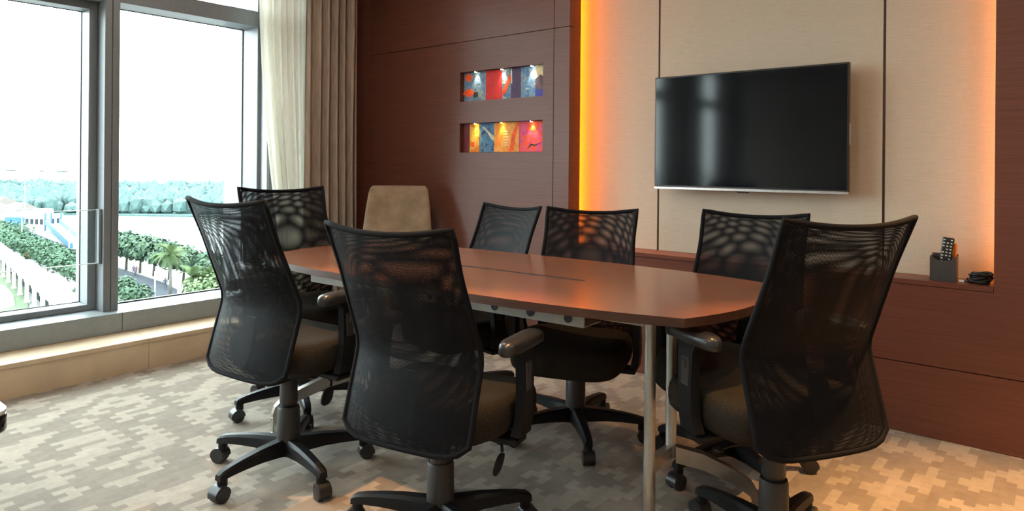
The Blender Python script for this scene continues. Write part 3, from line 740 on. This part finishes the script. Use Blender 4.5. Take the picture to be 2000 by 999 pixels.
# ================================================================== LOW SIDE TABLE AT THE LEFT EDGE
st = empty('side_table', (-2.572, .287, 0)); tag(st, 'low side table with sky reflection painted white on its top, dark edge, at left edge of view', 'table')
bm = B(); prism(bm, rrect(-.30, .30, -.30, .30, .05), .395, .444, .006, 2); mesh_obj('frame_board', bm, plain('dark_lacquer', (.02, .012, .014), .2, 0, .1, 20, coat=.5), st, True, 30)
bm = B(); prism(bm, rrect(-.299, .299, -.299, .299, .05), .444, .456, .003, 2); mesh_obj('tabletop', bm, plain('sky_reflection_white', (.72, .72, .70), .25, 0, .03), st, True, 30)  # sky reflection on the dark top, put into a white base colour
for sx in (-1, 1):
    for sy in (-1, 1):
        bm = B(); tube(bm, [(sx*.19, sy*.19, .40), (sx*.22, sy*.22, 0)], [.02, .014], 12); mesh_obj('leg', bm, M_PLAST, st, True)

# ================================================================== CEILING DOWNLIGHTS AND ADDED FILL LAMPS
def downlight(x, y, energy, size, lab):
    bm = B(); lathe(bm, [(.030, ZC-.004), (.045, ZC-.006), (.047, ZC+.001)], 24, (x, y, 0)); t = mesh_obj('downlight', bm, M_CHROME, None, True, 40)
    tag(t, lab, 'lamp', 'warm ceiling downlights')
    bm = B(); lathe(bm, [(.029, ZC-.003), (.029, ZC-.006)], 20, (x, y, 0)); mesh_obj('diffuser', bm, emit('warm_bulb', (1, .62, .28), 12), t)
    ld = bpy.data.lights.new('downlight_spot', 'SPOT'); ld.energy = energy; ld.color = (1, .52, .18); ld.spot_size = R(size); ld.spot_blend = .7; ld.shadow_soft_size = .025
    lo = bpy.data.objects.new('downlight_spot', ld); C.objects.link(lo); lo.location = (x, y, ZC-.012); lo.parent = t
def fill_lamp(x, y, lab):  # unseen fill lamp, added to brighten the whole room
    bm = B(); lathe(bm, [(.150, ZC-.001), (.150, ZC-.010), (.135, ZC-.012)], 28, (x, y, 0)); t = mesh_obj('ceiling_fill_lamp', bm, M_CEIL, None, True, 40); tag(t, lab, 'lamp', 'added ceiling fill lamps')
    bm = B(); lathe(bm, [(.132, ZC-.010), (.132, ZC-.014)], 28, (x, y, 0)); mesh_obj('diffuser', bm, emit('fill_diffuser', (1, .87, .72), FILL_POWER), t)
FILL_POWER = 68
for i, (x, y) in enumerate(((-3.0, 1.9), (-1.2, .35), (.7, 1.9), (-2.9, -.6), (-1.2, -.6), (.5, -.6), (-2.0, -2.8), (.4, -2.8))):
    fill_lamp(x, y, 'unseen added ceiling fill lamp, %s row from the screen wall, %s' % (('front', 'front', 'front', 'middle', 'middle', 'middle', 'rear', 'rear')[i], ('window side', 'middle', 'door side')[i % 3] if i < 6 else ('window side', 'door side')[i-6]))
downlight(-2.04, 1.36, 230, 25, 'ceiling downlight over the front chair nearest the windows')
downlight(-1.28, 1.36, 230, 25, 'ceiling downlight over the centre front chair')
downlight(-.48, 1.80, 200, 25, 'ceiling downlight over the right front chair')
downlight(.18, 2.32, 600, 54, 'ceiling downlight over the carpet by the right pier')
downlight(-1.75, 3.02, 70, 42, 'ceiling downlight between table and screen wall')
#OUTSIDE
# ================================================================== THE VIEW OUTSIDE (the room is on an upper floor)
ZG = CAM_H-18.0
M_PAVE = plain('pale_paving', (.16, .155, .145), .8, 0, .15, .4)
M_GRASS = plain('lawn', (.045, .075, .03), .9, 0, .3, 1.5)
M_ROAD = plain('asphalt', (.026, .030, .038), .8, 0, .12, .6, spec=.1)
M_WHITE = plain('white_render', (.5, .5, .48), .7, 0, .05, 1)
M_BLUE = plain('blue_paint', (.012, .07, .16), .5, 0, .1, 1)
M_ROOF = plain('thatch_roof', (.05, .04, .035), .8, 0, .2, 3)
M_BARK = plain('bark', (.03, .026, .022), .9, 0, .2, 6)
M_FARROCK = plain('far_island', (.035, .05, .05), .9, 0, .2, .2)
def leaf_mat(name, a, b):
    mt, nt, bs = new_mat(name)
    oi = N(nt, 'ShaderNodeTexCoord'); v = noise_n(nt, oi.outputs['Object'], 1.1, 3)
    L(nt, ramp(nt, v, [(.33, a), (.68, b)]), bs.inputs['Base Color']); bs.inputs['Roughness'].default_value = .7; bs.inputs['Specular IOR Level'].default_value = .2
    return mt
M_LEAF = leaf_mat('tree_leaves', (.016, .036, .024), (.040, .070, .038)); M_HEDGE = leaf_mat('hedge_leaves', (.020, .042, .026), (.042, .078, .042))
M_PALM = leaf_mat('palm_leaves', (.040, .070, .026), (.075, .105, .045)); M_MANG_HAZE = leaf_mat('mangrove_haze_leaves', (.034, .066, .066), (.060, .098, .092))  # mangrove colours carry distance haze, paler and bluer than the leaves
def water_mat():
    mt, nt, bs = new_mat('estuary_water'); v = noise_n(nt, texco(nt, (.3, .3, .3)), 1, 4)
    L(nt, ramp(nt, v, [(.3, (.10, .115, .11)), (.7, (.12, .13, .125))]), bs.inputs['Base Color']); bs.inputs['Roughness'].default_value = .25
    bump(nt, bs, v, .05, .3); return mt
M_WATER = water_mat()
def flat(name, pts, z, mat, th=.2):
    """a ground patch: pts are where its corners lie on the ground"""
    bm = B(); top_ = [bm.verts.new((p.x, p.y, z)) for p in pts]; lo = [bm.verts.new((p.x, p.y, z-th)) for p in pts]
    bm.faces.new(top_); bm.faces.new(lo[::-1])
    for q in range(len(pts)): bm.faces.new((top_[q], lo[q], lo[(q+1) % len(pts)], top_[(q+1) % len(pts)]))
    bmesh.ops.recalc_face_normals(bm, faces=bm.faces[:]); return mesh_obj(name, bm, mat)
G_ = lambda px, py: at_z(px, py, ZG)
wc = [Vector((-4000, -3000, 0)), Vector((600, -3000, 0)), Vector((600, 4000, 0)), Vector((-4000, 4000, 0))]
tag(flat('estuary_water', wc, ZG-.6, M_WATER), 'pale estuary water reflecting the overcast sky', 'water', kind='stuff')
shore = [G_(-250, 420), G_(60, 428), G_(150, 448), G_(236, 480), G_(330, 520), G_(430, 565), G_(560, 640)]
near = [Vector((40, 140, 0)), Vector((60, -60, 0)), Vector((-150, -160, 0))]
struct(flat('ground_outside', shore+near, ZG, M_PAVE, 1.0), 'pale paved waterfront')
road_u = [(20, 452), (150, 503), (236, 537), (320, 563), (350, 577), (352, 610)]; road_l = [(20, 462), (150, 522), (236, 561), (302, 592), (330, 608), (350, 640)]
o = flat('road', [G_(*p) for p in road_u]+[G_(*p) for p in road_l[::-1]], ZG+.03, M_ROAD, .1); tag(o, 'grey asphalt waterfront road below the windows', 'road')
o = flat('lawn', [G_(*p) for p in ((-120, 510), (0, 528), (40, 566), (58, 590), (60, 620), (-120, 660))], ZG+.12, M_GRASS, .1); tag(o, 'green lawn beside the white colonnade', 'lawn')
po = flat('pool_rim', [G_(*p) for p in ((-120, 572), (14, 578), (30, 596), (34, 616), (-120, 660))], ZG+.25, M_WHITE, .3)
pool = empty('swimming_pool', po.location); tag(pool, 'blue swimming pool with white rim below the left window', 'pool'); po.parent = pool
w_ = flat('pool_water', [G_(*p) for p in ((-120, 578), (10, 584), (21, 597), (24, 610), (-120, 650))], ZG+.29, plain('pool_blue', (.018, .048, .062), .3, spec=.1), .05); w_.parent = pool

def leaves(bm, rnd, c, rad, n, size, shell=.55):
    for _ in range(n):
        v = Vector((rnd.gauss(0, 1), rnd.gauss(0, 1), rnd.gauss(0, 1))).normalized(); k = shell+(1-shell)*rnd.random()
        p = Vector((c[0]+v.x*rad[0]*k, c[1]+v.y*rad[1]*k, c[2]+v.z*rad[2]*k))
        nrm = (v+Vector((rnd.uniform(-.6, .6), rnd.uniform(-.6, .6), rnd.uniform(-.3, .9)))).normalized()
        t = nrm.orthogonal().normalized(); t = (Matrix.Rotation(rnd.uniform(0, 6.28), 3, nrm) @ t); b = nrm.cross(t); s = size*rnd.uniform(.6, 1.3)
        bm.faces.new([bm.verts.new(p+t*s*.5), bm.verts.new(p+b*s*.35), bm.verts.new(p-t*s*.5), bm.verts.new(p-b*s*.35)])
def crown_mesh(seed, rx, hz, lobes, per, size, mat, name='crown'):
    rnd = random.Random(seed); bm = B()
    for _ in range(lobes):
        a = rnd.uniform(0, 6.28); q = rnd.uniform(.1, .62)*rx
        leaves(bm, rnd, (q*math.cos(a), q*math.sin(a), rnd.uniform(-.25, .35)*hz), (rx*rnd.uniform(.35, .55), rx*rnd.uniform(.35, .55), hz*rnd.uniform(.4, .6)), per, size)
    o = mesh_obj(name, bm, mat); me = o.data; bpy.data.objects.remove(o); return me
crowns = [crown_mesh(s, 3.0, 2.2, 11, 190, .62, M_LEAF) for s in (1, 2, 3)]
def trunk_mesh(h, r):
    bm = B(); tube(bm, [(0, 0, 0), (.1, .05, h*.45), (.05, 0, h*.7)], [r, r*.8, r*.55], 7)
    for a in (0, 2.1, 4.2): tube(bm, [(.08, .02, h*.5), (math.cos(a)*.9, math.sin(a)*.9, h*.85)], [r*.5, r*.25], 6)
    o = mesh_obj('trunk', bm, M_BARK); me = o.data; bpy.data.objects.remove(o); return me
trunks = trunk_mesh(4.2, .2)
def link(me, name, parent, loc=(0, 0, 0), sc=1, rz=0):
    o = bpy.data.objects.new(name, me); C.objects.link(o); o.parent = parent; o.location = loc; o.scale = (sc,)*3; o.rotation_euler = (0, 0, rz); return o
rnd = random.Random(11)
pos = ['first', 'second', 'third', 'fourth', 'fifth', 'sixth', 'seventh', 'eighth']
for i, (px, py, sc) in enumerate(((226, 536, 1.12), (250, 541, 1.15), (277, 546, 1.05), (304, 551, 1.1), (334, 558, 1.02), (362, 565, 1.0), (392, 574, .95), (424, 584, .92))):
    p = G_(px, py); t = empty('street_tree', (p.x, p.y, ZG)); tag(t, 'broad green tree along the waterfront road, %s from the window mullion' % pos[i], 'tree', 'trees along the waterfront road')
    link(trunks, 'trunk', t, sc=sc); link(crowns[i % 3], 'crown', t, (0, 0, 3.7*sc), sc*1.18, rnd.uniform(0, 6))
def bush(px, py, rx, hz, lab, n=6, mat=M_HEDGE, cat='bush', nm='shrub'):
    p = G_(px, py); r2 = random.Random(int(px*7+py)); bm = B()
    for _ in range(n):
        a = r2.uniform(0, 6.28); q = r2.uniform(0, .6)*rx; leaves(bm, r2, (q*math.cos(a), q*math.sin(a), hz*.45), (rx*.55, rx*.55, hz*.5), 160, .5)
    o = mesh_obj(nm, bm, mat); o.location = (p.x, p.y, ZG); tag(o, lab, cat); return o
bush(247, 588, 2.6, 2.6, 'green bush at the foot of the right window, beside the mullion'); bush(268, 600, 2.6, 2.2, 'green bush at the foot of the right window, nearer the lamp post')
bush(395, 610, 3.0, 3.6, 'pale green bush below the palms, left one', 8, M_PALM); bush(432, 606, 3.2, 4.6, 'pale green bush below the palms, right one', 8, M_PALM)
bush(62, 521, 1.1, 1.4, 'small orange flowering bush in the hedge', 3, leaf_mat('orange_flowers', (.10, .055, .012), (.11, .08, .03)))
bush(20, 392, 9, 9, 'tall bluish tree clump at far left behind the huts', 9, M_MANG_HAZE, 'tree', 'tree_clump')
def frond_mesh(seed):
    r2 = random.Random(seed); bm = B(); pts = []
    for i in range(9):
        t = i/8; pts.append(Vector((2.5*t*(1-.15*t), 0, 1.1*t-2.1*t*t)))
    tube(bm, pts, [.05*(1-.8*i/8) for i in range(9)], 5)
    for i in range(1, 9):
        for k in range(3):
            t = (i-1+k/3)/8; a = pts[i-1].lerp(pts[i], k/3); ln = .75*math.sin(math.pi*min(1, t*.85+.12))+.15
            for s in (-1, 1):
                tip = a+Vector((.35*ln, s*ln*.75, -.35*ln+r2.uniform(-.06, .06))); q = Vector((.07, 0, .01))
                bm.faces.new([bm.verts.new(a-q), bm.verts.new(a+q), bm.verts.new(tip)])
    o = mesh_obj('frond', bm, M_PALM); me = o.data; bpy.data.objects.remove(o); return me
fr_ = [frond_mesh(1), frond_mesh(2)]
for i, (px, py, hh, sc, lab) in enumerate(((337, 592, 5.6, 1.08, 'tall pale green palm beside the road, tallest of the palms'), (381, 604, 3.4, .9, 'short palm right of the tall palm'), (412, 600, 3.4, .85, 'short palm furthest right near the chair'))):
    p = G_(px, py); t = empty('palm_tree', (p.x, p.y, ZG)); tag(t, lab, 'palm', 'palms by the road')
    bm = B(); tube(bm, [(0, 0, 0), (.05, 0, hh*.5), (0, 0, hh)], [.22, .17, .15], 8); mesh_obj('trunk', bm, plain('palm_bark', (.10, .095, .08), .9), t, True)
    r2 = random.Random(i)
    for k in range(22):
        f = link(fr_[k % 2], 'frond', t, (0, 0, hh), sc*r2.uniform(.85, 1.1), k*2.399); f.rotation_euler = (0, R(r2.choice((-62, -38, -15, 8, 25))+r2.uniform(-8, 8)), k*2.399)
def lamp_post(px, py, h, lab):
    p = G_(px, py); t = empty('street_lamp', (p.x, p.y, ZG)); tag(t, lab, 'street lamp', 'street lamps outside')
    bm = B(); tube(bm, [(0, 0, 0), (0, 0, h)], [.11, .07], 8); mesh_obj('pole', bm, M_WHITE, t, True)
    bm = B(); tube(bm, [(0, 0, h-.05), (.5*RGT.x, .5*RGT.y, h+.05), (1.1*RGT.x, 1.1*RGT.y, h+.05)], [.06, .05, .05], 6); mesh_obj('arm', bm, M_WHITE, t)
    bm = B(); q = RGT*1.2; box(bm, q.x-.35, q.x+.35, q.y-.2, q.y+.2, h, h+.12, .04); mesh_obj('lamp_head', bm, M_WHITE, t)
lamp_post(307, 597, 3.7, 'white street lamp post beside the tall palm'); lamp_post(138, 515, 5.0, 'white street lamp post before the blue ramp')
lamp_post(45, 484, 7.0, 'tall white lamp post left of the white kiosk'); lamp_post(50, 446, 12, 'white pole among the far huts')
# hedges in two rows between colonnade and road
def hedge(p0, p1, n, r, h, lab):
    a, b = G_(*p0), G_(*p1); r2 = random.Random(n); bm = B()
    for i in range(n):
        p = a.lerp(b, (i+.5)/n)-a; leaves(bm, r2, (p.x+r2.uniform(-.5, .5), p.y+r2.uniform(-.5, .5), h*.5), (r, r, h*.55), 110, .6)
    o = mesh_obj('hedge', bm, M_HEDGE); o.location = (a.x, a.y, ZG); tag(o, lab, 'hedge')
hedge((-20, 478), (165, 566), 34, 2.0, 2.6, 'clipped green hedge along the colonnade'); hedge((20, 478), (165, 540), 30, 2.0, 2.2, 'green hedge along the near kerb of the road'); hedge((-40, 466), (42, 480), 14, 4.0, 3.4, 'dense dark green hedge block at far left')
hedge((165, 592), (300, 660), 14, 1.4, 1.6, 'green hedge continuing below the right window')
# white colonnade
ca, cb_ = G_(2, 541), G_(60, 598); dv = (cb_-ca).normalized(); nv = Vector((-dv.y, dv.x, 0)); nv = nv if nv.dot(ca) > 0 else -nv; col_len = (cb_-ca).length
cr = empty('colonnade', (ca.x, ca.y, ZG)); tag(cr, 'long white colonnade with flat roof and square columns', 'colonnade')
bm = B(); q0 = -dv*26; q1 = dv*(col_len+30)
loft(bm, [[q-nv*.9+Vector((0, 0, 2.95)), q+nv*.9+Vector((0, 0, 2.95)), q+nv*.9+Vector((0, 0, 3.3)), q-nv*.9+Vector((0, 0, 3.3))] for q in (q0, q1)]); mesh_obj('roof', bm, M_WHITE, cr)
bm = B(); loft(bm, [[q+nv*.7+Vector((0, 0, 3.3)), q+nv*.9+Vector((0, 0, 3.3)), q+nv*.9+Vector((0, 0, 3.6)), q+nv*.7+Vector((0, 0, 3.6))] for q in (q0, q1)]); mesh_obj('parapet', bm, M_WHITE, cr)
bm = B(); loft(bm, [[q+nv*.7, q+nv*.85, q+nv*.85+Vector((0, 0, 2.95)), q+nv*.7+Vector((0, 0, 2.95))] for q in (q0, q1)]); mesh_obj('rear_wall', bm, plain('dark_gap_render', (.014, .018, .019), .8, spec=.03), cr)  # near-black wall colour keeps the gaps between the columns dark
bm = B(); box(bm, -.20, .20, -.20, .20, 0, 2.95); box(bm, -.28, .28, -.28, .28, 0, .3); box(bm, -.28, .28, -.28, .28, 2.75, 2.96); c0 = mesh_obj('column', bm, M_WHITE, cr)
k = 0
for i in range(-4, 10):
    q = dv*(i*6.2)-nv*.65
    c_ = c0 if k == 0 else c0.copy()
    if k: C.objects.link(c_)
    c_.location = (q.x, q.y, 0); c_.rotation_euler = (0, 0, math.atan2(dv.y, dv.x)); k += 1
# kiosk, gangway, huts
p = G_(86, 462); ks = empty('white_kiosk', (p.x, p.y, ZG), R(25)); tag(ks, 'white flat-roofed kiosk by the water', 'building')
bm = B(); box(bm, -3.2, 3.2, -2.5, 2.5, 0, 3.4); mesh_obj('wall', bm, M_WHITE, ks)
bm = B(); box(bm, -3.6, 3.6, -2.9, 2.9, 3.4, 3.8); box(bm, -1.5, 1.8, -1.5, 1.5, 3.8, 5.2); mesh_obj('roof', bm, M_WHITE, ks)
for i in range(4):
    for fx, fy in ((0, -1), (1, 0)):
        bm = B(); x = -2.4+1.6*i
        if fy: box(bm, x-.5, x+.5, -2.56, -2.48, 1.3, 2.7)
        elif i < 3: box(bm, 3.18, 3.26, -2.2+1.7*i, -1.2+1.7*i, 1.3, 2.7)
        else: bm.free(); continue
        mesh_obj('window', bm, M_ROAD, ks)
gw = empty('blue_ramp', G_(112, 470)); gw.location.z = ZG; tag(gw, 'bright blue ramp with twin rails running down from the kiosk', 'ramp')
a, b = G_(106, 466)-gw.location, G_(160, 505)-gw.location; a.z = b.z = 0; dr = (b-a).normalized(); nr_ = Vector((-dr.y, dr.x, 0))
for s in (-1.5, 1.5):
    bm = B(); loft(bm, [[q+nr_*(s-.25)+Vector((0, 0, zz)), q+nr_*(s+.25)+Vector((0, 0, zz)), q+nr_*(s+.25)+Vector((0, 0, zz+1.3)), q+nr_*(s-.25)+Vector((0, 0, zz+1.3))] for q, zz in ((a, 1.6), (b, .4))]); mesh_obj('rail', bm, M_BLUE, gw)
bm = B(); loft(bm, [[q-nr_*1.3+Vector((0, 0, zz)), q+nr_*1.3+Vector((0, 0, zz)), q+nr_*1.3+Vector((0, 0, zz+.2)), q-nr_*1.3+Vector((0, 0, zz+.2))] for q, zz in ((a, 1.6), (b, .4))]); mesh_obj('deck', bm, M_WHITE, gw)
for i, s in enumerate((-1.7, -.4, 1.7)):
    bm = B(); q = a+nr_*s; tube(bm, [(q.x, q.y, 0), (q.x, q.y, 4.6)], .22, 8); mesh_obj('post', bm, M_BLUE, gw)
p = G_(44, 458); bm = B(); box(bm, -4.5, 4.5, -.2, .2, 0, 2.4); o = mesh_obj('blue_hoarding', bm, M_BLUE); o.location = (p.x, p.y, ZG); o.rotation_euler = (0, 0, R(40)); tag(o, 'blue hoarding wall left of the white kiosk', 'wall')
for i, (px, py, sc) in enumerate(((8, 432, 1.2), (40, 440, 1.0), (-12, 446, 1.1))):
    p = G_(px, py); h_ = empty('thatched_hut', (p.x, p.y, ZG), R(20*i)); tag(h_, 'thatched hut at far left, %s' % ('highest behind the hedge', 'nearest the blue hoarding', 'cut by the picture edge')[i], 'hut', 'thatched huts at far left')
    bm = B(); box(bm, -4*sc, 4*sc, -3*sc, 3*sc, 0, 2.4*sc); mesh_obj('wall', bm, M_WHITE, h_)
    bm = B(); loft(bm, [[(-4.8*sc, -3.8*sc, 2.3*sc), (4.8*sc, -3.8*sc, 2.3*sc), (4.8*sc, 3.8*sc, 2.3*sc), (-4.8*sc, 3.8*sc, 2.3*sc)], [(-2.5*sc, -.2, 4.6*sc), (2.5*sc, -.2, 4.6*sc), (2.5*sc, .2, 4.6*sc), (-2.5*sc, .2, 4.6*sc)]]); mesh_obj('roof', bm, M_ROOF, h_)
# people on the promenade
def person(px, py, shirt, lab, ph):
    p = G_(px, py); bm = B()
    pel, che, nk, hd_ = (0, 0, .92), (0, .02, 1.32), (0, .02, 1.48), (0, .03, 1.62)
    V = [pel, (0, .01, 1.12), che, nk, hd_, (0, .03, 1.72), (.09, 0, .88), (.11, .10*ph, .48), (.11, -.02+.16*ph, .06), (.11, .12+.16*ph, .03), (-.09, 0, .88), (-.11, -.08*ph, .48), (-.11, -.22*ph, .07), (-.11, .12-.22*ph, .03),
         (.20, 0, 1.36), (.25, -.04*ph, 1.10), (.25, .06, .86), (-.20, 0, 1.36), (-.25, .04*ph, 1.10), (-.25, .10, .87)]
    Ed = [(0, 1), (1, 2), (2, 3), (3, 4), (4, 5), (0, 6), (6, 7), (7, 8), (8, 9), (0, 10), (10, 11), (11, 12), (12, 13), (2, 14), (14, 15), (15, 16), (2, 17), (17, 18), (18, 19)]
    rd = [.15, .13, .16, .06, .10, .07, .09, .065, .045, .04, .09, .065, .045, .04, .07, .05, .04, .07, .05, .04]
    me = bpy.data.meshes.new('person'); me.from_pydata(V, Ed, []); o = bpy.data.objects.new('person', me); C.objects.link(o)
    md = o.modifiers.new('skin', 'SKIN'); 
    for i, r_ in enumerate(rd): me.skin_vertices[0].data[i].radius = (r_, r_*.85)
    me.skin_vertices[0].data[0].use_root = True
    o.modifiers.new('sub', 'SUBSURF').levels = 1
    mt, nt, bs = new_mat('walker'); sp = N(nt, 'ShaderNodeSeparateXYZ'); L(nt, texco(nt), sp.inputs[0])
    L(nt, ramp(nt, math_n(nt, 'DIVIDE', sp.outputs[2], 1.8), [(0, (.02, .02, .03)), (.50, shirt), (.82, (.10, .065, .05)), (.94, (.01, .01, .01))], 'CONSTANT'), bs.inputs['Base Color']); me.materials.append(mt)
    o.location = (p.x, p.y, ZG+.03); o.rotation_euler = (0, 0, R(60)); tag(o, lab, 'person', 'people walking by the road')
person(265, 552, (.02, .03, .07), 'person in dark blue clothes walking under the trees', 1); person(270, 553, (.09, .02, .03), 'person in a reddish top walking beside another person', -1); person(327, 578, (.02, .025, .05), 'person in dark clothes standing beside the tall palm', .6)
# mangrove belt across the water
rnd = random.Random(21); bm = B()
ico = bmesh.new(); bmesh.ops.create_icosphere(ico, subdivisions=1, radius=1); iv = [v.co.copy() for v in ico.verts]; ifc = [[v.index for v in f.verts] for f in ico.faces]; ico.free()
for i in range(1900):
    px = rnd.uniform(-120, 560); dd = 240+210*rnd.random()**1.4; d = ray(px, 330); p = Vector((d.x*dd, d.y*dd, 0)); r = rnd.uniform(1.3, 3.0); h = rnd.uniform(1.8, 4.4); s = rnd.uniform(0, 99)
    vv = [bm.verts.new((p.x+c.x*r*(1+.35*noise.noise(c*1.8+Vector((s, 0, 0)))), p.y+c.y*r*(1+.35*noise.noise(c*1.8+Vector((s, 5, 0)))), ZG+h*.7+c.z*h*(1+.5*noise.noise(c*2.2+Vector((0, s, 0)))))) for c in iv]
    for f in ifc: bm.faces.new([vv[q] for q in f])
tag(mesh_obj('mangrove_belt', bm, M_MANG_HAZE), 'belt of mangrove trees across the water, haze painted into leaf colour', 'trees', kind='stuff')
o = flat('far_bank', [at_z(px, 331+1328*18/dd, ZG) for px, dd in ((-140, 238), (580, 238), (580, 480), (-140, 480))], ZG-.1, M_MANG_HAZE, .5); struct(o, 'low far bank under the mangroves')
for i, (px, wd, lab) in enumerate(((22, 11, 'leftmost'), (81, 5, 'smallest, middle one'), (122, 11, 'rightmost'))):
    p = at_z(px, 350.5, ZG); bm = B()
    vv = [bm.verts.new((c.x*wd, c.y*wd, max(-.5, c.z*(2.2+.8*noise.noise(c*2)))) ) for c in iv]
    for f in ifc: bm.faces.new([vv[q] for q in f])
    o = mesh_obj('island', bm, M_FARROCK, None, True); o.location = (p.x, p.y, ZG); tag(o, 'tiny dark islet on the horizon, %s' % lab, 'island', 'islets on the horizon')
